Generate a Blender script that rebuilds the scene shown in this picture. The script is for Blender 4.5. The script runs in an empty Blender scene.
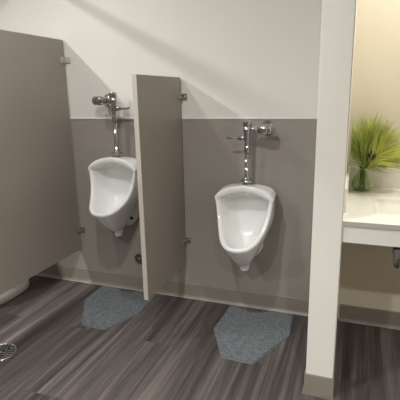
import bpy, bmesh, math, random
from mathutils import Vector, Matrix
random.seed(7)
SC = bpy.context.scene
COL = SC.collection
PI = math.pi

# ------------------------------------------------------------------ materials
def lin(c):
    return tuple(((v/255)/12.92 if v/255 <= 0.04045 else ((v/255+0.055)/1.055)**2.4) for v in c) + (1,)

def mat(name, rgb, rough=0.5, metal=0.0, var=0.0, vscale=8.0, bump=0.0, bscale=200.0, spec=0.5, coat=0.0, stretch=None):
    m = bpy.data.materials.new(name); m.use_nodes = True
    nt = m.node_tree; b = nt.nodes['Principled BSDF']
    b.inputs['Base Color'].default_value = lin(rgb)
    b.inputs['Roughness'].default_value = rough
    b.inputs['Metallic'].default_value = metal
    b.inputs['Specular IOR Level'].default_value = spec
    b.inputs['Coat Weight'].default_value = coat
    tc = nt.nodes.new('ShaderNodeTexCoord')
    src = tc.outputs['Object']
    if stretch:
        mp = nt.nodes.new('ShaderNodeMapping'); mp.inputs['Scale'].default_value = stretch
        nt.links.new(src, mp.inputs['Vector']); src = mp.outputs['Vector']
    if var:
        n = nt.nodes.new('ShaderNodeTexNoise'); n.inputs['Scale'].default_value = vscale; n.inputs['Detail'].default_value = 5
        nt.links.new(src, n.inputs['Vector'])
        r = nt.nodes.new('ShaderNodeValToRGB')
        c = lin(rgb)
        r.color_ramp.elements[0].position = 0.3; r.color_ramp.elements[1].position = 0.7
        r.color_ramp.elements[0].color = tuple(v*(1-var) for v in c[:3])+(1,)
        r.color_ramp.elements[1].color = tuple(min(1, v*(1+var)) for v in c[:3])+(1,)
        nt.links.new(n.outputs['Fac'], r.inputs['Fac']); nt.links.new(r.outputs['Color'], b.inputs['Base Color'])
    if bump:
        n2 = nt.nodes.new('ShaderNodeTexNoise'); n2.inputs['Scale'].default_value = bscale; n2.inputs['Detail'].default_value = 3
        nt.links.new(src, n2.inputs['Vector'])
        bp = nt.nodes.new('ShaderNodeBump'); bp.inputs['Strength'].default_value = bump; bp.inputs['Distance'].default_value = 0.002
        nt.links.new(n2.outputs['Fac'], bp.inputs['Height']); nt.links.new(bp.outputs['Normal'], b.inputs['Normal'])
    return m

M = {}
M['paint'] = mat('grey_white_wall_paint', (226,224,216), 0.6, var=0.015, vscale=3, bump=0.06, bscale=260, spec=0.35)
M['dim'] = mat('dark_taupe_wall_paint', (96,90,84), 0.6, var=0.02, vscale=3)  # dark tone given to the unseen wall so the chrome mirrors dark
M['cream'] = mat('cream_wall', (224,214,194), 0.6, var=0.015, vscale=3, bump=0.06, bscale=260, spec=0.35)  # cream tone of the walls around the counter
M['ceil'] = mat('ceiling_paint', (226,225,220), 0.8, var=0.02, vscale=20)
M['wains'] = mat('taupe_wall_panel', (154,147,140), 0.42, var=0.03, vscale=5, bump=0.05, bscale=150, spec=0.4)
M['cap'] = mat('wainscot_cap_metal', (222,219,210), 0.4)
M['base'] = mat('taupe_vinyl_base', (139,131,122), 0.42, var=0.03, vscale=6)
M['baselip'] = mat('pale_toe_line', (190,182,170), 0.5)
M['panel'] = mat('taupe_partition_laminate', (151,143,134), 0.38, var=0.025, vscale=60, bump=0.05, bscale=300, spec=0.45)
M['edge'] = mat('pale_partition_edge', (186,180,168), 0.4)
M['ceramic'] = mat('white_vitreous_china', (240,240,237), 0.07, spec=0.55, coat=0.3)
M['toiletc'] = mat('white_toilet_china', (234,236,230), 0.12, spec=0.5, coat=0.3)
M['chrome'] = mat('polished_chrome', (185,185,186), 0.06, metal=1.0)
M['steel'] = mat('brushed_stainless', (200,198,194), 0.25, metal=1.0, var=0.05, vscale=90)
M['dark'] = mat('recess_shade', (14,14,14), 0.6)
M['darkmetal'] = mat('dark_bronze_metal', (118,114,108), 0.34, metal=0.9)
M['solid'] = mat('white_solid_surface', (240,238,230), 0.25, var=0.01, vscale=50, spec=0.5)
M['apron'] = mat('white_laminate_apron', (222,221,214), 0.35)
M['edgegrey'] = mat('grey_counter_edge', (176,174,166), 0.35)
M['drainm'] = mat('dark_cast_drain', (150,148,140), 0.4, metal=0.8, var=0.15, vscale=120)
M['needle'] = mat('green_needles', (206,214,124), 0.5, var=0.35, vscale=14)
M['needle2'] = mat('yellow_green_needles', (226,228,144), 0.5, var=0.3, vscale=14)
M['needle3'] = mat('dark_green_needles', (180,196,112), 0.5, var=0.35, vscale=14)
M['stem'] = mat('brown_green_stem', (112,118,56), 0.6, var=0.2, vscale=60)
M['cone'] = mat('dark_brown_cone', (52,36,22), 0.7, var=0.3, vscale=90)

# felt mat: blue-grey fibres
def felt():
    m = mat('blue_grey_felt', (96,104,110), 0.95, spec=0.1)
    nt = m.node_tree; b = nt.nodes['Principled BSDF']
    tc = nt.nodes.new('ShaderNodeTexCoord')
    n = nt.nodes.new('ShaderNodeTexNoise'); n.inputs['Scale'].default_value = 95; n.inputs['Detail'].default_value = 6; n.inputs['Roughness'].default_value = 0.75
    r = nt.nodes.new('ShaderNodeValToRGB')
    r.color_ramp.elements[0].position = 0.34; r.color_ramp.elements[0].color = lin((78,83,87))
    r.color_ramp.elements[1].position = 0.68; r.color_ramp.elements[1].color = lin((138,142,145))
    nt.links.new(tc.outputs['Object'], n.inputs['Vector']); nt.links.new(n.outputs['Fac'], r.inputs['Fac'])
    nt.links.new(r.outputs['Color'], b.inputs['Base Color'])
    bp = nt.nodes.new('ShaderNodeBump'); bp.inputs['Strength'].default_value = 0.6; bp.inputs['Distance'].default_value = 0.003
    nt.links.new(n.outputs['Fac'], bp.inputs['Height']); nt.links.new(bp.outputs['Normal'], b.inputs['Normal'])
    return m
M['felt'] = felt()
M['feltedge'] = mat('mat_backing', (118,126,131), 0.7)

for k in ('needle','needle2','needle3'):      # thin needles let some light through
    nt = M[k].node_tree; b = nt.nodes['Principled BSDF']; tr_ = nt.nodes.new('ShaderNodeBsdfTranslucent'); mx = nt.nodes.new('ShaderNodeMixShader')
    mx.inputs[0].default_value = 0.4
    nt.links.new(b.inputs['Base Color'].links[0].from_socket, tr_.inputs['Color'])
    nt.links.new(b.outputs[0], mx.inputs[1]); nt.links.new(tr_.outputs[0], mx.inputs[2])
    nt.links.new(mx.outputs[0], nt.nodes['Material Output'].inputs['Surface'])

def glass():
    m = bpy.data.materials.new('green_bottle_glass'); m.use_nodes = True
    b = m.node_tree.nodes['Principled BSDF']
    b.inputs['Base Color'].default_value = lin((222,238,202)); b.inputs['Roughness'].default_value = 0.03
    b.inputs['Transmission Weight'].default_value = 1.0; b.inputs['IOR'].default_value = 1.45
    return m
M['glass'] = glass()

def floor_mat():
    m = bpy.data.materials.new('dark_grey_wood_planks'); m.use_nodes = True
    nt = m.node_tree; L = nt.links.new; N = nt.nodes.new
    b = nt.nodes['Principled BSDF']; b.inputs['Specular IOR Level'].default_value = 0.4
    tc = N('ShaderNodeTexCoord')
    rot = N('ShaderNodeMapping'); rot.inputs['Rotation'].default_value = (0,0,PI/2); rot.inputs['Location'].default_value = (0.37,0.05,0)
    L(tc.outputs['Object'], rot.inputs['Vector'])
    br = N('ShaderNodeTexBrick'); br.offset = 0.37; br.offset_frequency = 3; br.squash = 1
    br.inputs['Color1'].default_value = (0,0,0,1); br.inputs['Color2'].default_value = (1,1,1,1); br.inputs['Mortar'].default_value = (.5,.5,.5,1)
    br.inputs['Scale'].default_value = 1; br.inputs['Brick Width'].default_value = 1.52; br.inputs['Row Height'].default_value = 0.178
    br.inputs['Mortar Size'].default_value = 0.0011; br.inputs['Mortar Smooth'].default_value = 0.2; br.inputs['Bias'].default_value = 0
    L(rot.outputs['Vector'], br.inputs['Vector'])
    # per-plank shift of the grain
    sh = N('ShaderNodeVectorMath'); sh.operation = 'MULTIPLY_ADD'; sh.inputs[1].default_value = (7.3,3.1,5.7)
    L(br.outputs['Color'], sh.inputs[0]); L(tc.outputs['Object'], sh.inputs[2])
    def grain(scale, sc, det, rough, dist):
        mp = N('ShaderNodeMapping'); mp.inputs['Scale'].default_value = scale; L(sh.outputs[0], mp.inputs['Vector'])
        n = N('ShaderNodeTexNoise'); n.inputs['Scale'].default_value = sc; n.inputs['Detail'].default_value = det
        n.inputs['Roughness'].default_value = rough; n.inputs['Distortion'].default_value = dist
        L(mp.outputs['Vector'], n.inputs['Vector']); return n
    g1 = grain((17,0.6,1), 1.0, 3, 0.5, 0.7)     # broad streaks
    g2 = grain((60,2.0,1), 1.0, 5, 0.65, 0.3)      # fine grain
    mix = N('ShaderNodeMix'); mix.data_type = 'FLOAT'; mix.inputs[0].default_value = 0.40
    L(g1.outputs['Fac'], mix.inputs[2]); L(g2.outputs['Fac'], mix.inputs[3])
    add = N('ShaderNodeMath'); add.operation = 'MULTIPLY_ADD'; add.inputs[1].default_value = 0.06; L(br.outputs['Color'], add.inputs[0]); L(mix.outputs[0], add.inputs[2])
    rp = N('ShaderNodeValToRGB'); e = rp.color_ramp.elements
    e[0].position = 0.33; e[0].color = lin((50,46,45)); e[1].position = 0.73; e[1].color = lin((126,118,114))
    k = e.new(0.47); k.color = lin((74,68,66)); k = e.new(0.58); k.color = lin((96,89,86))
    L(add.outputs[0], rp.inputs['Fac'])
    dk = N('ShaderNodeMix'); dk.data_type = 'RGBA'; dk.inputs[7].default_value = lin((74,67,67))
    L(br.outputs['Fac'], dk.inputs[0]); L(rp.outputs['Color'], dk.inputs[6]); L(dk.outputs[2], b.inputs['Base Color'])
    rr = N('ShaderNodeMapRange'); rr.inputs[3].default_value = 0.52; rr.inputs[4].default_value = 0.38
    L(g2.outputs['Fac'], rr.inputs[0]); L(rr.outputs[0], b.inputs['Roughness'])
    bp = N('ShaderNodeBump'); bp.inputs['Strength'].default_value = 0.25; bp.inputs['Distance'].default_value = 0.001
    L(mix.outputs[0], bp.inputs['Height']); L(bp.outputs['Normal'], b.inputs['Normal'])
    return m
M['floor'] = floor_mat()

# ------------------------------------------------------------------ mesh helpers
def obj(name, bm, m, parent=None, smooth=False, subsurf=0):
    me = bpy.data.meshes.new(name)
    bmesh.ops.recalc_face_normals(bm, faces=bm.faces[:])
    bm.to_mesh(me); bm.free()
    me.materials.append(m if not isinstance(m, str) else M[m])
    if smooth:
        for p in me.polygons: p.use_smooth = True
    o = bpy.data.objects.new(name, me); COL.objects.link(o)
    if parent: o.parent = parent
    if subsurf:
        s = o.modifiers.new('sub', 'SUBSURF'); s.levels = subsurf; s.render_levels = subsurf
    return o

def B(): return bmesh.new()

def box(bm, lo, hi, bev=0.0, seg=2, mtx=None):
    t = bmesh.new()
    bmesh.ops.create_cube(t, size=1)
    for v in t.verts:
        v.co = Vector(((lo[i]+hi[i])/2 + v.co[i]*(hi[i]-lo[i])) for i in range(3)) if False else Vector([(lo[i]+hi[i])/2 + v.co[i]*(hi[i]-lo[i]) for i in range(3)])
    if bev: bmesh.ops.bevel(t, geom=t.edges[:], offset=bev, segments=seg, affect='EDGES', profile=0.5)
    if mtx: bmesh.ops.transform(t, matrix=mtx, verts=t.verts)
    merge(bm, t); return bm

def merge(bm, t):
    me = bpy.data.meshes.new('tmp'); t.to_mesh(me); t.free(); bm.from_mesh(me); bpy.data.meshes.remove(me)

def frame_to(d):
    return Vector(d).normalized().to_track_quat('Z', 'Y').to_matrix()

def lathe(bm, prof, origin=(0,0,0), axis=(0,0,1), n=32, smooth=True):
    """prof = [(radius, height)], turned about axis through origin"""
    R = frame_to(axis); o = Vector(origin); rings = []
    for r, h in prof:
        if r < 1e-6: rings.append([bm.verts.new(o + R @ Vector((0,0,h)))])
        else: rings.append([bm.verts.new(o + R @ Vector((r*math.cos(2*PI*k/n), r*math.sin(2*PI*k/n), h))) for k in range(n)])
    for a, b in zip(rings, rings[1:]):
        for k in range(n):
            k2 = (k+1) % n
            if len(a) == 1 and len(b) == 1: continue
            if len(a) == 1: f = bm.faces.new((a[0], b[k], b[k2]))
            elif len(b) == 1: f = bm.faces.new((a[k], b[0], a[k2]))
            else: f = bm.faces.new((a[k], b[k], b[k2], a[k2]))
            f.smooth = smooth
    return bm

def cyl(bm, p0, p1, r0, r1=None, n=24, bev=0.0):
    r1 = r0 if r1 is None else r1
    p0, p1 = Vector(p0), Vector(p1); L = (p1-p0).length
    b = min(bev, r0*0.6, r1*0.6, L*0.45)
    if b > 0: pr = [(0,0),(r0-b,0),(r0-0.3*b,0.3*b),(r0,b),(r1,L-b),(r1-0.3*b,L-0.3*b),(r1-b,L),(0,L)]
    else: pr = [(0,0),(r0,0),(r0,0),(r1,L),(r1,L),(0,L)]
    if b <= 0:
        # split the rims so that the caps stay flat
        lathe(bm, [(0,0),(r0,0)], p0, p1-p0, n); lathe(bm, [(r0,0),(r1,L)], p0, p1-p0, n); lathe(bm, [(r1,L),(0,L)], p0, p1-p0, n)
        bmesh.ops.remove_doubles(bm, verts=bm.verts[:], dist=1e-7)
    else: lathe(bm, pr, p0, p1-p0, n)
    return bm

def catmull(P, per, closed=False):
    out = []; n = len(P)
    rng = range(n) if closed else range(n-1)
    for i in rng:
        g = (lambda k: P[k % n]) if closed else (lambda k: P[max(0, min(n-1, k))])
        p0, p1, p2, p3 = map(Vector, (g(i-1), g(i), g(i+1), g(i+2)))
        for s in range(per):
            t = s/per
            out.append(0.5*((2*p1) + (p2-p0)*t + (2*p0-5*p1+4*p2-p3)*t*t + (3*p1-p0-3*p2+p3)*t**3))
    if not closed: out.append(Vector(P[-1]))
    return out

def tube(bm, pts, r, n=12, rend=None, caps=True):
    pts = [Vector(p) for p in pts]; rings = []; m = len(pts)
    prev = None
    for i, p in enumerate(pts):
        d = (pts[min(i+1,m-1)] - pts[max(i-1,0)]).normalized()
        if prev is None: x = d.orthogonal().normalized()
        else: x = (prev - d*prev.dot(d)).normalized()
        prev = x; y = d.cross(x)
        rr = r if rend is None else r + (rend-r)*i/(m-1)
        rings.append([bm.verts.new(p + rr*(math.cos(2*PI*k/n)*x + math.sin(2*PI*k/n)*y)) for k in range(n)])
    for a, b in zip(rings, rings[1:]):
        for k in range(n):
            f = bm.faces.new((a[k], a[(k+1)%n], b[(k+1)%n], b[k])); f.smooth = True
    if caps:
        bm.faces.new(rings[0][::-1]); bm.faces.new(rings[-1])
    return bm

def prism(bm, poly, z0, z1, bev=0.0):
    t = bmesh.new()
    a = [t.verts.new((x,y,z0)) for x, y in poly]; f = t.faces.new(a)
    ex = bmesh.ops.extrude_face_region(t, geom=[f])
    for v in [g for g in ex['geom'] if isinstance(g, bmesh.types.BMVert)]: v.co.z = z1
    bmesh.ops.recalc_face_normals(t, faces=t.faces[:])
    if bev:
        ed = [e for e in t.edges if all(abs(v.co.z-z1) < 1e-6 for v in e.verts)]
        bmesh.ops.bevel(t, geom=ed, offset=bev, segments=2, affect='EDGES')
    merge(bm, t); return bm

def tag(o, label=None, cat=None, group=None, kind=None):
    if label: o['label'] = label
    if cat: o['category'] = cat
    if group: o['group'] = group
    if kind: o['kind'] = kind
    return o

def thing(name, label, cat, loc=(0,0,0), rotz=0, group=None):
    o = bpy.data.objects.new(name, None); COL.objects.link(o)
    o.location = loc; o.rotation_euler = (0,0,rotz); o.empty_display_size = 0.1
    return tag(o, label, cat, group)

def copy_tree(o, parent=None):
    c = o.copy(); COL.objects.link(c); c.parent = parent
    for ch in o.children: copy_tree(ch, c)
    return c

def struct(name, bm, m, label=None, cat=None):
    return tag(obj(name, bm, m), label, cat, kind='structure')

# ------------------------------------------------------------------ setting
XL, XR, YF, H = -3.3, 2.0, -4.3, 2.44          # room extents
WX0, WX1, WY = 0.3291, 0.450, -0.746           # wing wall
WX1B = 0.439
WH = 1.22                                        # wainscot height
BH = 0.104                                       # base height

struct('floor', box(B(), (XL-0.1, YF-0.1, -0.06), (XR+0.1, 0.1, 0)), 'floor', 'dark grey wood look plank floor', 'floor')
struct('ceiling', box(B(), (XL-0.1, YF-0.1, H), (XR+0.1, 0.1, H+0.06)), 'ceil', 'white painted ceiling above the washroom', 'ceiling')
struct('wall_back', box(B(), (XL-0.1, 0, 0), (WX0+0.06, 0.1, H)), 'paint', 'off white back wall above the urinals', 'wall')
struct('wall_vanity', box(B(), (WX0+0.06, 0, 0), (XR+0.1, 0.1, H)), 'cream', 'cream back wall behind the counter and plant', 'wall')
struct('wall_left', box(B(), (XL-0.1, YF, 0), (XL, 0, H)), 'paint', 'off white side wall beyond the toilet stall', 'wall')
struct('wall_right', box(B(), (XR, YF, 0), (XR+0.1, 0, H)), 'cream', 'cream side wall past the counter', 'wall')
struct('wall_front', box(B(), (XL-0.1, YF-0.1, 0), (XR+0.1, YF, H)), 'dim', 'dark taupe wall facing the urinals', 'wall')
bm = prism(B(), [(WX0,WY),(WX1,WY),(WX1B,0.01),(WX0,0.01)], 0, H)
bmesh.ops.bevel(bm, geom=[e for e in bm.edges if all(abs(v.co.y-WY)<1e-5 for v in e.verts) and abs(e.verts[0].co.z-e.verts[1].co.z)>1], offset=0.004, segments=2, affect='EDGES')
struct('wall_wing', bm, 'paint', 'narrow off white wing wall between urinals and counter', 'wall')
struct('wall_wainscot', box(B(), (XL, -0.003, BH-0.01), (WX0, 0, WH)), 'wains', 'taupe panel on the lower half of the back wall', 'wall panel')
struct('trim_1', box(B(), (XL, -0.0085, WH-0.005), (WX0, 0, WH+0.004), 0.0015), 'cap', 'thin pale cap line along the taupe wall panel', 'trim')

def base_profile(name, p0, p1, out, label):
    """coved vinyl base from p0 to p1 (xy), out = direction into the room"""
    bm = B(); p0 = Vector((*p0,0)); p1 = Vector((*p1,0)); o = Vector((*out,0))
    prof = [(0,0),(0.016,0),(0.0150,0.004),(0.0085,0.012),(0.006,0.022),(0.0055,BH-0.003),(0.004,BH),(0,BH)]
    A = [bm.verts.new(p0 + o*u + Vector((0,0,v))) for u, v in prof]
    C = [bm.verts.new(p1 + o*u + Vector((0,0,v))) for u, v in prof]
    n = len(prof)
    for k in range(n): bm.faces.new((A[k], A[(k+1)%n], C[(k+1)%n], C[k]))
    bm.faces.new(A); bm.faces.new(C[::-1])
    return struct(name, bm, 'base', label, 'baseboard')
base_profile('baseboard_back', (XL,-0.003), (WX0,-0.003), (0,-1), 'taupe vinyl base under the urinals')
base_profile('baseboard_vanity', (WX1,0), (XR,0), (0,-1), 'taupe vinyl base on the wall under the counter')
# pale lip where the base meets the floor
struct('trim_2', box(B(), (XL,-0.0245,0), (WX0,-0.0185,0.0035), 0.001), 'baselip', 'pale line along the foot of the back wall', 'trim')
struct('trim_3', box(B(), (WX1,-0.0215,0), (XR,-0.0155,0.0035), 0.001), 'baselip', 'pale line along the floor under the counter', 'trim')
# base wrapping the end of the wing wall (one mesh, outward bulge at the toe)
bm = B()
t = 0.005
for o_, h_ in ((0.005, BH), (0.008, 0.016), (0.011, 0.009)):
    prism(bm, [(WX0-o_, WY-o_), (WX1+o_*0.6, WY-o_), (WX1B+o_*0.6, -0.026), (WX0-o_, -0.026)], 0, h_, 0.003)
struct('baseboard_wing', bm, 'base', 'taupe vinyl base wrapping the foot of the wing wall', 'baseboard')

# ------------------------------------------------------------------ stall partition
LX = -1.3897
sp = thing('stall_partition', 'large taupe toilet stall partition filling the left edge', 'partition', (LX, -0.013, 0))
PT = 0.0254
def panel_mesh(depth, z0, z1, th=PT):
    return box(B(), (-th, -depth, z0), (0, 0, z1), 0.0015)
obj('panel', panel_mesh(1.50, 0.268, 1.731), 'panel', sp)
tag(obj('edge_strip', box(B(), (-PT-0.0005, -0.0005, 0.268), (0.0005, 0.0015, 1.7312), 0.0004), 'edge', sp), 'pale edge strip')
tag(obj('top_strip', box(B(), (-PT+0.001, -1.5, 1.7308), (0.0004, 0.0005, 1.7325), 0.0004), 'edge', sp), 'pale top edge')
obj('pilaster', box(B(), (-PT-0.004, -1.66, 0.0), (0.004, -1.502, 1.78), 0.002), 'panel', sp)
def stall_bracket(z):
    bm = B()
    box(bm, (-PT-0.006, -0.040, z-0.019), (0.006, 0.002, z+0.019), 0.002)
    box(bm, (0.0, 0.003, z-0.019), (0.038, 0.0095, z+0.019), 0.002)
    cyl(bm, (0.005,-0.022,z), (0.010,-0.022,z), 0.006, n=12, bev=0.002)
    return bm
tag(obj('wall_bracket', stall_bracket(1.605), 'edge', sp), 'bracket painted pale like the mirrored wall')  # pale colour stands in for the wall reflected in the bracket
tag(obj('wall_bracket', stall_bracket(0.415), 'steel', sp), 'chrome bracket')

# ------------------------------------------------------------------ urinal screen
SX = -0.5555
us = thing('urinal_screen', 'narrow taupe privacy screen standing out between the two urinals', 'partition', (SX, -0.013, 0))
obj('panel', panel_mesh(0.566, 0.255, 1.4675), 'panel', us)
bm = B()
box(bm, (-PT-0.0005, -0.5675, 0.2545), (0.0005, -0.5655, 1.468), 0.0005)
tag(obj('edge_strip', bm, 'edge', us), 'pale front edge strip')
def screen_bracket(z):
    bm = B()
    # U-shaped stirrup gripping the panel and a wall flange with screws
    box(bm, (0.0, -0.046, z-0.019), (0.005, 0.003, z+0.019), 0.0015)
    box(bm, (-PT-0.005, -0.046, z-0.019), (-PT, 0.003, z+0.019), 0.0015)
    box(bm, (-PT-0.005, 0.0005, z-0.019), (0.005, 0.006, z+0.019), 0.0015)
    box(bm, (0.004, 0.004, z-0.019), (0.036, 0.0095, z+0.019), 0.0015)
    cyl(bm, (0.005,-0.024,z), (0.011,-0.024,z), 0.0085, n=16, bev=0.003)
    cyl(bm, (0.022,0.005,z), (0.022,-0.002,z), 0.0075, n=16, bev=0.003)
    return bm
for z in (1.352, 0.420):
    tag(obj('wall_bracket', screen_bracket(z), 'steel', us), 'chrome bracket')

# ------------------------------------------------------------------ urinals
def ring(ctrl, per=3):
    """right-half control points top -> bottom, mirrored into one closed loop"""
    c = [Vector(p) for p in ctrl]
    c = c[:3] + [c[3].lerp(c[2], 0.22), c[3], c[3].lerp(c[4], 0.16)] + c[4:]     # keep the shoulder crisp
    half = catmull(c, per)
    left = [Vector((-p.x, p.y, p.z)) for p in half[1:-1]][::-1]
    return half + left

def make_urinal(label):
    u = thing('urinal', label, 'urinal')
    # control rings, z measured from the top of the china (= 0)
    wall = [(0,0,-.002),(.085,0,-.006),(.138,0,-.022),(.158,0,-.045),(.157,0,-.10),(.150,0,-.20),(.108,0,-.28),(.066,0,-.34),(.040,0,-.385),(.020,0,-.405),(0,0,-.41)]
    mid1 = [(0,-.08,0),(.088,-.08,-.004),(.146,-.08,-.020),(.168,-.08,-.045),(.167,-.08,-.11),(.160,-.08,-.21),(.126,-.10,-.305),(.084,-.132,-.405),(.056,-.158,-.470),(.031,-.174,-.513),(0,-.177,-.525)]
    mid2 = [(0,-.145,.003),(.090,-.143,-.006),(.150,-.138,-.030),(.174,-.134,-.058),(.168,-.134,-.115),(.157,-.145,-.21),(.134,-.185,-.292),(.101,-.225,-.360),(.068,-.255,-.403),(.038,-.268,-.425),(0,-.272,-.431)]
    rimo = [(0,-.182,.010),(.088,-.185,-.004),(.150,-.189,-.036),(.177,-.189,-.066),(.170,-.184,-.105),(.158,-.198,-.180),(.138,-.243,-.252),(.108,-.308,-.300),(.073,-.345,-.325),(.038,-.360,-.335),(0,-.365,-.338)]
    def inset(R, d, dy, top=(1,1,1,1)):
        """the ring moved d inwards in the front view and dy in depth"""
        P = [Vector((p[0], p[2])) for p in R]
        full = [Vector((-P[1].x, P[1].y))] + P + [Vector((-P[-2].x, P[-2].y))]
        out = []
        for i in range(1, len(full)-1):
            dd = d*top[i-1] if i <= len(top) else d
            t = (full[i+1]-full[i-1]).normalized(); nrm = Vector((t.y, -t.x))
            nrm = nrm if nrm.dot(Vector((0,-.19))-full[i]) > 0 else -nrm
            q = full[i] + nrm*dd
            x = 0.0 if i in (1, len(full)-2) else max(q.x, 0.003)
            out.append((x, R[i-1][1]+dy, q.y))
        return out
    rimt = inset(rimo, 0.004, -0.006)
    rimi = inset(rimo, 0.022, -0.004, (1.8,1.75,1.4,1.05))
    in1 = inset(rimo, 0.027, 0.010, (1.7,1.65,1.4,1.05))
    in2 = [(0,-.084,-.062),(.066,-.084,-.066),(.105,-.084,-.076),(.126,-.084,-.090),(.119,-.092,-.150),(.108,-.110,-.205),(.092,-.150,-.275),(.072,-.195,-.335),(.050,-.222,-.366),(.027,-.235,-.378),(0,-.240,-.382)]
    in3 = [(0,-.076,-.070),(.062,-.076,-.074),(.098,-.075,-.084),(.114,-.074,-.098),(.100,-.073,-.160),(.083,-.080,-.215),(.064,-.100,-.290),(.047,-.135,-.350),(.032,-.160,-.380),(.017,-.175,-.390),(0,-.180,-.393)]
    in4 = [(0,-.066,-.100),(.034,-.065,-.103),(.056,-.064,-.108),(.066,-.063,-.118),(.060,-.058,-.178),(.048,-.064,-.230),(.036,-.084,-.300),(.026,-.112,-.352),(.018,-.132,-.377),(.009,-.142,-.386),(0,-.146,-.389)]
    bm = B(); rings = []
    for c in (wall, mid1, mid2, rimo, rimt, rimi, in1, in2, in3, in4):
        rings.append([bm.verts.new(p) for p in ring(c)])
    n = len(rings[0])
    for a, b in zip(rings, rings[1:]):
        for k in range(n): bm.faces.new((a[k], a[(k+1)%n], b[(k+1)%n], b[k]))
    # fill the last ring across (left-right strips)
    last = rings[-1]; h = n//2
    for k in range(h):
        a, b, c, d = last[k], last[k+1], last[(n-k-1) % n], last[(n-k) % n]
        vs = []
        for v in (a, b, c, d):
            if v not in vs: vs.append(v)
        if len(vs) >= 3: bm.faces.new(vs)
    bm.faces.new(rings[0][::-1])
    obj('bowl', bm, 'ceramic', u, True, 1)
    # outlet horn and the mounting flange low at the back
    bm = B()
    lathe(bm, [(0.040,0.09),(0.038,0.04),(0.034,0.01),(0.030,-0.010),(0.027,-0.028),(0.022,-0.036),(0,-0.038)], (0,-.152,-.488), (0,0,1), 24)
    obj('outlet', bm, 'ceramic', u, True)
    bm = B()
    half = [(0.086,-.28),(0.087,-.36),(0.084,-.41),(0.072,-.440),(0.052,-.466),(0.026,-.485)]
    lobe = half + [(0,-.490)] + [(-x,z) for x, z in half[::-1]]
    lobe = [(p.x,p.y) for p in catmull([(a,b,0) for a,b in lobe], 4)]
    prism(bm, lobe, 0.002, 0.036, 0.008)
    bmesh.ops.transform(bm, matrix=Matrix.Rotation(PI/2, 4, 'X'), verts=bm.verts)   # thickness towards -y
    lug = obj('mounting_flange', bm, 'ceramic', u, True)
    for sx in (-1, 1):
        bm = B(); cyl(bm, (sx*0.040,-0.034,-.432), (sx*0.040,-0.0368,-.432), 0.0120, n=20)  # dark disc on the face in place of the hole's shade
        tag(obj('bolt_hole_shade', bm, 'dark', lug), 'bolt hole as painted shade')
    # strainer in the trough
    bm = B(); lathe(bm, [(0,0.004),(0.017,0.003),(0.019,0),(0.019,-0.006),(0,-0.006)], (0,-.190,-.390), (0,-0.1,1), 20)
    tag(obj('strainer', bm, 'ceramic', u), 'small drain strainer')
    # spud collar on the top shelf
    bm = B(); lathe(bm, [(0,0.0),(0.026,0.0),(0.026,0.004),(0.021,0.008),(0.019,0.016),(0,0.016)], (0,-.105,-.001), (0,0,1), 28)
    tag(obj('spud_collar', bm, 'chrome', u), 'chrome collar')
    return u

UR = (-0.113, 0.0, 0.842); UL = (-0.980, 0.0, 0.980)
ur = make_urinal('white wall urinal to the right of the screen, open straight to view'); ur.location = UR
ul = copy_tree(ur); ul.location = UL
tag(ul, 'white wall urinal hung higher, between stall partition and screen')
for o in (ur, ul): o['group'] = 'wall urinals'

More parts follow.
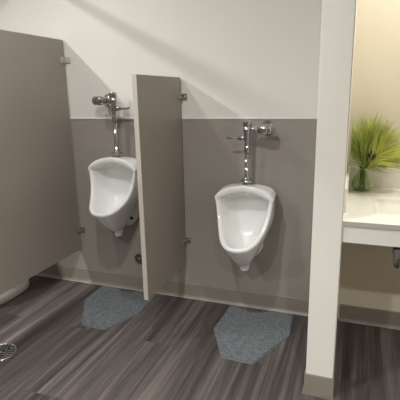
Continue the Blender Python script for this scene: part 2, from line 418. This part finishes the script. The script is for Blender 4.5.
# ------------------------------------------------------------------ flush valves
def make_valve(label, side, ztop, name='flush_valve'):
    """origin at the urinal spud; side = +1 control stop on the right, -1 on the left. ztop = height of the valve above the spud"""
    v = thing(name, label, 'flush valve', group='flush valves')
    H0 = ztop
    bm = B()
    lathe(bm, [(0,0.0155),(0.036,0.0155),(0.0375,0.018),(0.037,0.027),(0.030,0.031),(0.018,0.034),(0.0175,0.046),(0.0135,0.050),(0.0135,H0-0.105),(0,H0-0.105)], n=28)
    obj('flush_tube', bm, 'chrome', v)
    bm = B()   # coupling, tailpiece and diaphragm body, then the cap
    lathe(bm, [(0,H0-0.165),(0.0155,H0-0.165),(0.0170,H0-0.160),(0.0170,H0-0.130),(0.0145,H0-0.126),(0.0140,H0-0.10),(0.0165,H0-0.095),
               (0.0175,H0-0.055),(0.0230,H0-0.045),(0.0230,H0-0.006),(0,H0-0.006)], n=28)
    obj('valve_body', bm, 'chrome', v)
    bm = B()
    lathe(bm, [(0,H0-0.012),(0.0235,H0-0.012),(0.0245,H0-0.008),(0.0245,H0+0.014),(0.0215,H0+0.020),(0.010,H0+0.0215),(0,H0+0.022)], n=32)
    obj('cap', bm, 'chrome', v)
    # side arm to the stop valve and back to the wall
    zc = H0-0.030; s = side
    bm = B()
    cyl(bm, (0,0,zc), (s*0.055,0,zc), 0.0165, n=24, bev=0.002)
    lathe(bm, [(0,0),(0.0215,0),(0.0225,0.003),(0.0225,0.018),(0.0205,0.022),(0,0.022)], (s*0.040,0,zc), (s,0,0), 8, False)
    obj('arm', bm, 'chrome', v)
    bm = B()
    lathe(bm, [(0,0),(0.0175,0),(0.022,0.010),(0.0275,0.022),(0.030,0.036),(0.030,0.050),(0.026,0.060),(0.022,0.064),(0,0.064)], (s*0.060,0,zc), (s,0,0), 28)
    st = obj('stop_valve', bm, 'chrome', v)
    bm = B(); lathe(bm, [(0,0),(0.026,0),(0.0285,0.004),(0.0285,0.014),(0.024,0.021),(0.011,0.025),(0,0.025)], (s*0.122,0,zc), (s,0,0), 28)
    tag(obj('stop_cap', bm, 'chrome', st), 'round chrome cap')
    bm = B()
    cyl(bm, (s*0.098,0,zc), (s*0.098,0.101,zc), 0.0155, n=24)
    obj('supply_pipe', bm, 'chrome', v)
    bm = B(); lathe(bm, [(0,0.0),(0.044,0.0),(0.044,0.003),(0.040,0.009),(0.028,0.016),(0.021,0.024),(0.0155,0.024)], (s*0.098,0.1048,zc), (0,-1,0), 36)
    obj('wall_flange', bm, 'chrome', v)
    # handle on the other side
    zh = H0-0.080
    bm = B()
    lathe(bm, [(0.0135,0),(0.0155,0.006),(0.0155,0.022),(0.0125,0.028),(0.0125,0.034),(0.009,0.040),(0,0.040)], (-s*0.012,0,zh), (-s,0,0), 24)
    hs = obj('handle_socket', bm, 'chrome', v)
    bm = B()
    P = catmull([(-s*0.045,0,zh),(-s*0.065,-0.003,zh-0.001),(-s*0.090,-0.006,zh-0.001),(-s*0.112,-0.008,zh+0.002)], 5)
    tube(bm, P, 0.0055, 12, 0.0065)
    lathe(bm, [(0,-0.007),(0.005,-0.006),(0.0072,0),(0.005,0.006),(0,0.007)], P[-1], (-s,0,0), 14)
    obj('lever', bm, 'chrome', hs)
    return v
vr = make_valve('chrome flush valve with stop on its right, above right urinal', +1, 0.352)
vr.location = (UR[0], -0.105, UR[2])
vl = make_valve('chrome flush valve with stop on its left, partly against off white wall', -1, 0.388)
vl.location = (UL[0], -0.105, UL[2])

# ------------------------------------------------------------------ cleanout cover on the wall
cc = thing('cleanout_cover', 'round dark metal cleanout cover low on wall behind screen', 'wall plate', (-0.915, -0.003, 0.240))
obj('plate', lathe(B(), [(0,0.0),(0.037,0.0),(0.038,0.003),(0.036,0.006),(0.031,0.0065),(0.029,0.004),(0.013,0.0045),(0.011,0.0065),(0,0.007)], (0,0,0), (0,-1,0), 36), 'darkmetal', cc)
bm = B(); lathe(bm, [(0,0.005),(0.0085,0.005),(0.008,0.009),(0.004,0.0105),(0,0.0105)], (0,0,0), (0,-1,0), 18)
tag(obj('screw', bm, 'chrome', cc), 'bright centre screw')

# ------------------------------------------------------------------ floor mats
def make_mat(name, poly, label):
    m = thing(name, label, 'mat', group='felt urinal mats')
    cx = sum(p[0] for p in poly)/len(poly); cy = sum(p[1] for p in poly)/len(poly)
    m.location = (cx, cy, 0)
    P = [(x-cx, y-cy) for x, y in poly]
    obj('felt_top', prism(B(), P, 0.0015, 0.007, 0.002), 'felt', m)
    Q = [(x*1.012, y*1.012) for x, y in P]
    tag(obj('backing', prism(B(), Q, 0.0, 0.003), 'feltedge', m), 'pale rim')
    return m
def rounded(poly, r=0.012, n=3):
    out = []; k = len(poly)
    for i in range(k):
        p, a, b = Vector(poly[i]), Vector(poly[i-1]), Vector(poly[(i+1)%k])
        u, w = (a-p), (b-p); rr = min(r, u.length*0.4, w.length*0.4)
        A, C = p+u.normalized()*rr, p+w.normalized()*rr
        for j in range(n+1):
            t = j/n; q = A*(1-t)**2 + p*2*t*(1-t) + C*t*t; out.append((q.x, q.y))
    return out
make_mat('floor_mat', rounded([(-0.232,-0.040),(-0.250,-0.347),(-0.129,-0.590),(-0.108,-0.605),(0.047,-0.609),(0.186,-0.290),(0.172,-0.035),
     (0.020,-0.040),(-0.010,-0.072),(-0.060,-0.088),(-0.125,-0.082),(-0.165,-0.045)]), 'blue grey felt mat on floor under the right urinal, fully in view')
make_mat('floor_mat', rounded([(-1.220,-0.034),(-1.212,-0.263),(-1.043,-0.540),(-1.020,-0.555),(-0.875,-0.557),(-0.765,-0.315),(-0.775,-0.034),
     (-0.920,-0.036),(-0.950,-0.070),(-1.000,-0.085),(-1.050,-0.070),(-1.080,-0.036)]), 'blue grey felt mat partly behind the screen, under the left urinal')

# ------------------------------------------------------------------ floor drain
fd = thing('floor_drain', 'round dark slotted floor drain at the left edge', 'drain', (-1.300, -0.945, 0))
bm = B()
lathe(bm, [(0.080,0.0005),(0.089,0.0005),(0.090,0.002),(0.087,0.004),(0.081,0.004),(0.080,0.0005)], n=40)
obj('rim', bm, 'steel', fd)
bm = B(); cyl(bm, (0,0,0.0003), (0,0,0.0012), 0.080, n=36)  # flat dark disc stands in for the shade below the grate
tag(obj('sump_shade', bm, 'dark', fd), 'drain opening as painted shade')
bm = B()      # radial and slanted bars
for q in range(4):
    R4 = Matrix.Rotation(q*PI/2+0.3, 4, 'Z')
    for j in range(-3, 4):
        c = j*0.0195; L = math.sqrt(max(0, 0.0795**2-c*c))
        # each quadrant carries bars of its own direction
        x0 = abs(c) + 0.002
        if x0 < L: box(bm, (x0, c-0.0040, 0.001), (L, c+0.0040, 0.0042), 0.0006, 1, R4)
lathe(bm, [(0,0.0045),(0.009,0.0045),(0.010,0.003),(0.010,0.001)], n=16)
obj('grate', bm, 'drainm', fd)

# ------------------------------------------------------------------ toilet beyond the partition
to = thing('toilet', 'white toilet whose foot shows beneath the stall partition', 'toilet', (-1.845, 0, 0))
def oval(rx, y0, y1, z, n=32, p=2.3):
    out = []
    for k in range(n):
        a = 2*PI*k/n; c, s = math.cos(a), math.sin(a)
        x = rx*math.copysign(abs(c)**(2/p), c); y = (y0+y1)/2 + (y0-y1)/2*math.copysign(abs(s)**(2/p), s)
        out.append(Vector((x,y,z)))
    return out
def loft(bm, rings, cap=True):
    V = [[bm.verts.new(p) for p in r] for r in rings]; n = len(V[0])
    for a, b in zip(V, V[1:]):
        for k in range(n):
            f = bm.faces.new((a[k], a[(k+1)%n], b[(k+1)%n], b[k])); f.smooth = True
    if cap: bm.faces.new(V[0][::-1]); bm.faces.new(V[-1])
    return bm
bm = loft(B(), [oval(.128,-.14,-.62,0), oval(.130,-.138,-.624,.004), oval(.129,-.14,-.622,.045), oval(.124,-.143,-.617,.052), oval(.104,-.15,-.595,.056), oval(.098,-.15,-.58,.10),
               oval(.102,-.13,-.58,.19), oval(.128,-.11,-.62,.25)])
obj('base', bm, 'toiletc', to)
bm = loft(B(), [oval(.126,-.11,-.62,.249), oval(.155,-.09,-.67,.31), oval(.176,-.07,-.71,.36), oval(.182,-.06,-.72,.385), oval(.178,-.07,-.715,.392),
               oval(.125,-.25,-.665,.392), oval(.115,-.26,-.64,.33), oval(.06,-.30,-.52,.24)])
obj('bowl', bm, 'toiletc', to)
bm = loft(B(), [oval(.120,-.27,-.668,.393), oval(.184,-.22,-.725,.393), oval(.188,-.215,-.729,.400), oval(.184,-.22,-.725,.411), oval(.122,-.27,-.666,.411)], False)
bmesh.ops.remove_doubles(bm, verts=bm.verts, dist=1e-6)
obj('seat', bm, 'toiletc', to)
bm = B(); lathe(bm, [(0,.39),(.026,.39),(.026,.40),(.0145,.41),(.0145,.66),(0.03,.67),(.03,.74),(.02,.755),(0,.757)], (0,-.105,0)); cyl(bm, (0,-.105,.70), (.10,-.105,.70), .015)
cyl(bm, (.09,-.105,.70), (.09,-.006,.70), .015); lathe(bm, [(0,0.0),(.038,0),(.036,.006),(.016,.02)], (.09,-.006,.70), (0,-1,0))
tag(obj('flush_valve', bm, 'chrome', to), 'chrome flush pipe')

# ------------------------------------------------------------------ vanity counter
CZ, CY, CX1 = 0.846, -0.738, 1.92
vc = thing('vanity_countertop', 'white wash basin countertop beside the wing wall', 'countertop', (WX1, 0, 0))
W = CX1-WX1
# slab built around the basin opening (local x)
SX0, SX1, SY0, SY1 = 0.122, 0.635, -0.245, -0.585
def rrect(x0, x1, y0, y1, r, z, n=6):
    pts = []
    for cx, cy, a0 in ((x1-r, y1-r, 0), (x0+r, y1-r, PI/2), (x0+r, y0+r, PI), (x1-r, y0+r, 1.5*PI)):
        for k in range(n+1):
            a = a0 + k*PI/2/n; pts.append(Vector((cx+r*math.cos(a), cy+r*math.sin(a), z)))
    return pts
bm = B()
hole = [bm.verts.new(p) for p in rrect(SX0, SX1, SY1, SY0, 0.035, CZ)]
n7 = 7
c = {'ne': bm.verts.new((W,0,CZ)), 'nw': bm.verts.new((-.010,0,CZ)), 'sw': bm.verts.new((0,CY,CZ)), 'se': bm.verts.new((W,CY,CZ))}
keys = ['ne','nw','sw','se']
for q in range(4):
    for k in range(n7-1): bm.faces.new((c[keys[q]], hole[q*n7+k+1], hole[q*n7+k]))
    a = hole[q*n7+n7-1]; b2 = hole[((q+1)%4)*n7]
    bm.faces.new((c[keys[q]], c[keys[(q+1)%4]], b2, a))
ex = bmesh.ops.extrude_face_region(bm, geom=bm.faces[:])
for v in [g for g in ex['geom'] if isinstance(g, bmesh.types.BMVert)]: v.co.z -= 0.022
obj('slab', bm, 'solid', vc)
bm = loft(B(), [rrect(SX0,SX1,SY1,SY0,.035,CZ-.001), rrect(SX0-.004,SX1+.004,SY1-.004,SY0+.004,.038,CZ-.020), rrect(SX0+.008,SX1-.008,SY1+.008,SY0-.008,.05,CZ-.045),
                rrect(SX0+.035,SX1-.035,SY1+.035,SY0-.035,.07,CZ-.125), rrect(SX0+.07,SX1-.07,SY1+.07,SY0-.07,.08,CZ-.140)], False)
V = [v for v in bm.verts if abs(v.co.z-(CZ-.140)) < 1e-6]; bm.faces.new(V)
s = obj('basin', bm, 'solid', vc)
so = s.modifiers.new('sol', 'SOLIDIFY'); so.thickness = 0.008; so.offset = -1
bm = B(); lathe(bm, [(0,.001),(.02,.001),(.023,.004),(.021,.006),(0,.004)], ((SX0+SX1)/2-0.125,-.335,CZ-.1395))
tag(obj('drain_ring', bm, 'chrome', s), 'chrome basin drain')
obj('backsplash', box(B(), (-0.010, -0.020, CZ), (W, 0, 0.953), 0.002), 'solid', vc)
obj('side_splash', box(B(), (-0.009, -0.60, CZ), (0.008, -0.0205, 0.953), 0.002), 'solid', vc)
obj('apron', box(B(), (0, CY+0.004, 0.752), (W, CY+0.024, CZ-0.0225), 0.001), 'apron', vc)
obj('front_edge', box(B(), (0, CY-0.002, CZ-0.0215), (W, CY+0.0005, CZ-0.0008), 0.0006), 'edgegrey', vc)

# trap under the basin
tr = thing('drain_trap', 'chrome drain trap hanging under the counter at the right edge', 'pipe', (WX1+(SX0+SX1)/2-0.125, -0.335, 0))
bm = B(); cyl(bm, (0,0,0.60), (0,0,CZ-0.148), 0.014, n=20)
obj('tailpiece', bm, 'chrome', tr)
bm = B()
P = [(0,0,0.60),(0,0,0.555),(0.004,0.012,0.520),(0.012,0.038,0.506),(0.020,0.064,0.520),(0.024,0.076,0.555),(0.024,0.08,0.575),(0.026,0.11,0.598),(0.026,0.16,0.600),(0.026,0.331,0.600)]
tube(bm, catmull(P, 5), 0.015, 16)
obj('trap_bend', bm, 'chrome', tr)
bm = B()
lathe(bm, [(0.016,0),(0.023,0.002),(0.023,0.024),(0.016,0.027)], (0,0,0.585), (0,0,1), 12, False)
obj('slip_nut', bm, 'chrome', tr)
bm = B()
lathe(bm, [(0.016,0),(0.023,0.002),(0.023,0.024),(0.016,0.027)], (0.024,0.077,0.545), (0,0,1), 12, False)
obj('slip_nut', bm, 'chrome', tr)
bm = B(); lathe(bm, [(.017,.02),(.03,.012),(.038,.004),(.038,0),(0,0)], (0.026,0.332,0.600), (0,-1,0), 30)
obj('wall_flange', bm, 'chrome', tr)

# ------------------------------------------------------------------ vase and sprig
VX, VY = 0.523, -0.13
va = thing('glass_vase', 'small green glass bulb vase on the white countertop', 'vase', (VX, VY, CZ))
prof = [(0,0.0005),(0.026,0.0005),(0.040,0.006),(0.0505,0.022),(0.0530,0.040),(0.0480,0.062),(0.035,0.086),(0.0215,0.104),(0.0165,0.116),(0.0175,0.124),(0.0215,0.130),
        (0.0200,0.131),(0.0150,0.123),(0.0140,0.116),(0.019,0.103),(0.0325,0.084),(0.0450,0.061),(0.0498,0.040),(0.0475,0.024),(0.038,0.010),(0.024,0.005),(0,0.005)]
obj('glass', lathe(B(), prof, n=40), 'glass', va)

pl = thing('pine_sprig', 'bushy yellow green long needled sprig standing in the glass vase', 'plant', (VX, VY, CZ+0.0065))
def needles(origin, d, n, L, spread, rng, bm):
    d = Vector(d).normalized(); x = d.orthogonal().normalized(); y = d.cross(x)
    for _ in range(n):
        a = rng.uniform(0, 2*PI); s = spread*math.sqrt(rng.random())
        v = (d + s*(math.cos(a)*x + math.sin(a)*y)).normalized()
        l = L*rng.uniform(0.65, 1.08)
        o = Vector(origin) + d*rng.uniform(-0.05, 0.02)
        droop = rng.uniform(0.0, 0.12)*l
        side = v.cross(Vector((rng.uniform(-1,1), rng.uniform(-1,1), rng.uniform(-1,1)))).normalized()
        up = v.cross(side)
        pts = []
        for t in (0, 0.35, 0.7, 1.0):
            p = o + v*l*t - Vector((0,0,droop*t*t))
            p.x = max(p.x, WX1+0.005-VX+rng.uniform(0,.004)); p.y = min(p.y, -0.010-VY); p.z = max(p.z, 0.04); pts.append(p)
        rings = []
        for p, r in zip(pts, (0.0013, 0.0015, 0.0012, 0.0004)):
            rings.append([bm.verts.new(p + r*(math.cos(k*2*PI/3)*side + math.sin(k*2*PI/3)*up)) for k in range(3)])
        for r0, r1 in zip(rings, rings[1:]):
            for k in range(3): bm.faces.new((r0[k], r0[(k+1)%3], r1[(k+1)%3], r1[k]))
rng = random.Random(5)
stem_bm = B()
neck = Vector((0,0,0.118))
tips = [((0.000,-0.035,0.200),(-0.10,-0.25,1)), ((-0.022,0.0,0.185),(-0.50,-0.05,1)), ((0.035,-0.02,0.205),(0.35,-0.15,1)), ((0.065,0.01,0.180),(0.85,0.05,0.75)),
        ((0.075,-0.03,0.155),(1.1,-0.2,0.42)), ((0.020,0.02,0.215),(0.12,0.2,1)), ((-0.012,-0.06,0.165),(-0.35,-0.7,0.75)), ((0.045,-0.07,0.165),(0.6,-0.75,0.7)),
        ((0.055,0.03,0.200),(0.6,0.25,0.9)), ((0.012,-0.01,0.225),(0.05,0.0,1)), ((0.080,-0.01,0.150),(1.2,-0.05,0.35))]
for i, (tp, dr) in enumerate(tips):
    tp = Vector(tp)
    rr = 0.003+0.006*rng.random(); aa = i*2.4
    nk = neck + Vector((math.cos(aa)*rr, math.sin(aa)*rr, 0))
    base = Vector((math.cos(aa)*0.016, math.sin(aa)*0.016, 0.004))
    tube(stem_bm, catmull([base, (base+nk)*0.5*1.0, nk, (nk*0.45+tp*0.55), tp], 4), 0.0022, 6, 0.0016)
obj('stems', stem_bm, 'stem', pl)
for i, (tp, dr) in enumerate(tips):
    bm = B()
    needles(Vector(tp)+Vector((0,0,0.012)), dr, 78, 0.185, 0.66, rng, bm)
    needles(Vector(tp)*0.72+Vector((0,0,0.02)), dr, 22, 0.13, 0.7, rng, bm)
    obj('needle_tuft', bm, ('needle','needle2','needle','needle2','needle2','needle3','needle3','needle2','needle','needle','needle')[i], pl)
bm = B()
for k in range(46):      # small scaly cone
    t = k/45; a = k*2.4; r = 0.017*math.sin(PI*(0.12+0.82*t))
    p = Vector((0.036+r*math.cos(a), -0.085+r*math.sin(a), 0.180+0.038*t))
    mt = Matrix.Translation(p) @ frame_to((math.cos(a), math.sin(a), 0.7)).to_4x4()
    tt = bmesh.new(); bmesh.ops.create_cone(tt, cap_ends=True, segments=6, radius1=0.0058, radius2=0.001, depth=0.010)
    bmesh.ops.transform(tt, matrix=mt, verts=tt.verts); merge(bm, tt)
cyl(bm, (0.036,-0.085,0.178), (0.036,-0.085,0.216), 0.011, 0.007, 12)
tube(bm, catmull([(0.004,-0.006,0.125),(0.020,-0.045,0.150),(0.036,-0.085,0.180)], 5), 0.002, 6)
tag(obj('cone', bm, 'cone', pl), 'dark brown cone')

# ------------------------------------------------------------------ unseen rod added under the ceiling to cast the slanting band of shade
bm = B(); PX, PZ = -1.62, 2.160
cyl(bm, (PX,-2.2,PZ), (PX,-0.001,PZ), 0.0165, n=20)
lathe(bm, [(0.0165,0.012),(0.030,0.010),(0.034,0),(0.0165,0)], (PX,-0.001,PZ), (0,-1,0), 28)
for y in (-0.7, -2.1): cyl(bm, (PX,y,PZ), (PX,y,H), 0.004, n=8); cyl(bm, (PX,y-0.012,PZ), (PX,y+0.012,PZ), 0.0195, n=20)
struct('added_shade_rod', bm, 'apron', 'added white rod under the ceiling that throws the slanting band of shade', 'pipe')

# ------------------------------------------------------------------ lights
def down_or_fill_light(x, y, power, color=(1.0, 1.0, 0.992), size=0.10, z=H-0.012, spread=180):
    d = bpy.data.lights.new('down_or_fill_lamp', 'AREA'); d.shape = 'DISK'; d.size = size; d.energy = power; d.color = color; d.spread = math.radians(spread)
    o = bpy.data.objects.new('down_or_fill_lamp', d); o.location = (x, y, z); COL.objects.link(o); return o
down_or_fill_light(-0.32, -1.60, 14)
down_or_fill_light(-2.10, -1.60, 18, size=0.06)
down_or_fill_light(-0.40, -3.00, 22, spread=150)
down_or_fill_light(-2.10, -3.00, 26, size=0.08)
down_or_fill_light(0.95, -3.00, 28, spread=125)
down_or_fill_light(-1.20, -0.90, 6)  # added fill lamp that brightens the wall over the left urinal
down_or_fill_light(1.15, -0.55, 8, (1.0, 0.975, 0.91))
down_or_fill_light(0.80, -0.45, 3.5, (1.0, 0.975, 0.91))

w = bpy.data.worlds.new('world'); SC.world = w; w.use_nodes = True
w.node_tree.nodes['Background'].inputs['Color'].default_value = (0.9, 0.9, 0.88, 1)
w.node_tree.nodes['Background'].inputs['Strength'].default_value = 0.3

# ------------------------------------------------------------------ camera
cam = bpy.data.cameras.new('camera'); co = bpy.data.objects.new('camera', cam); COL.objects.link(co)
yaw, pitch, roll = 0.3536, -0.2424, -0.021
fwd = Vector((-math.sin(yaw)*math.cos(pitch), math.cos(yaw)*math.cos(pitch), math.sin(pitch)))
right = Vector((math.cos(yaw), math.sin(yaw), 0)); up = right.cross(fwd)
r = math.cos(roll)*right + math.sin(roll)*up; u = -math.sin(roll)*right + math.cos(roll)*up
Mx = Matrix((r, u, -fwd)).transposed().to_4x4(); Mx.translation = (0.4851, -2.5318, 1.3668)
co.matrix_world = Mx
cam.sensor_width = 36; cam.sensor_fit = 'HORIZONTAL'; cam.lens = 428.63*36/400; cam.clip_start = 0.02
SC.camera = co

SC.view_settings.view_transform = 'Standard'; SC.view_settings.look = 'None'
SC.view_settings.gamma = 1; SC.view_settings.use_curve_mapping = False
SC.view_settings.exposure = 0.44
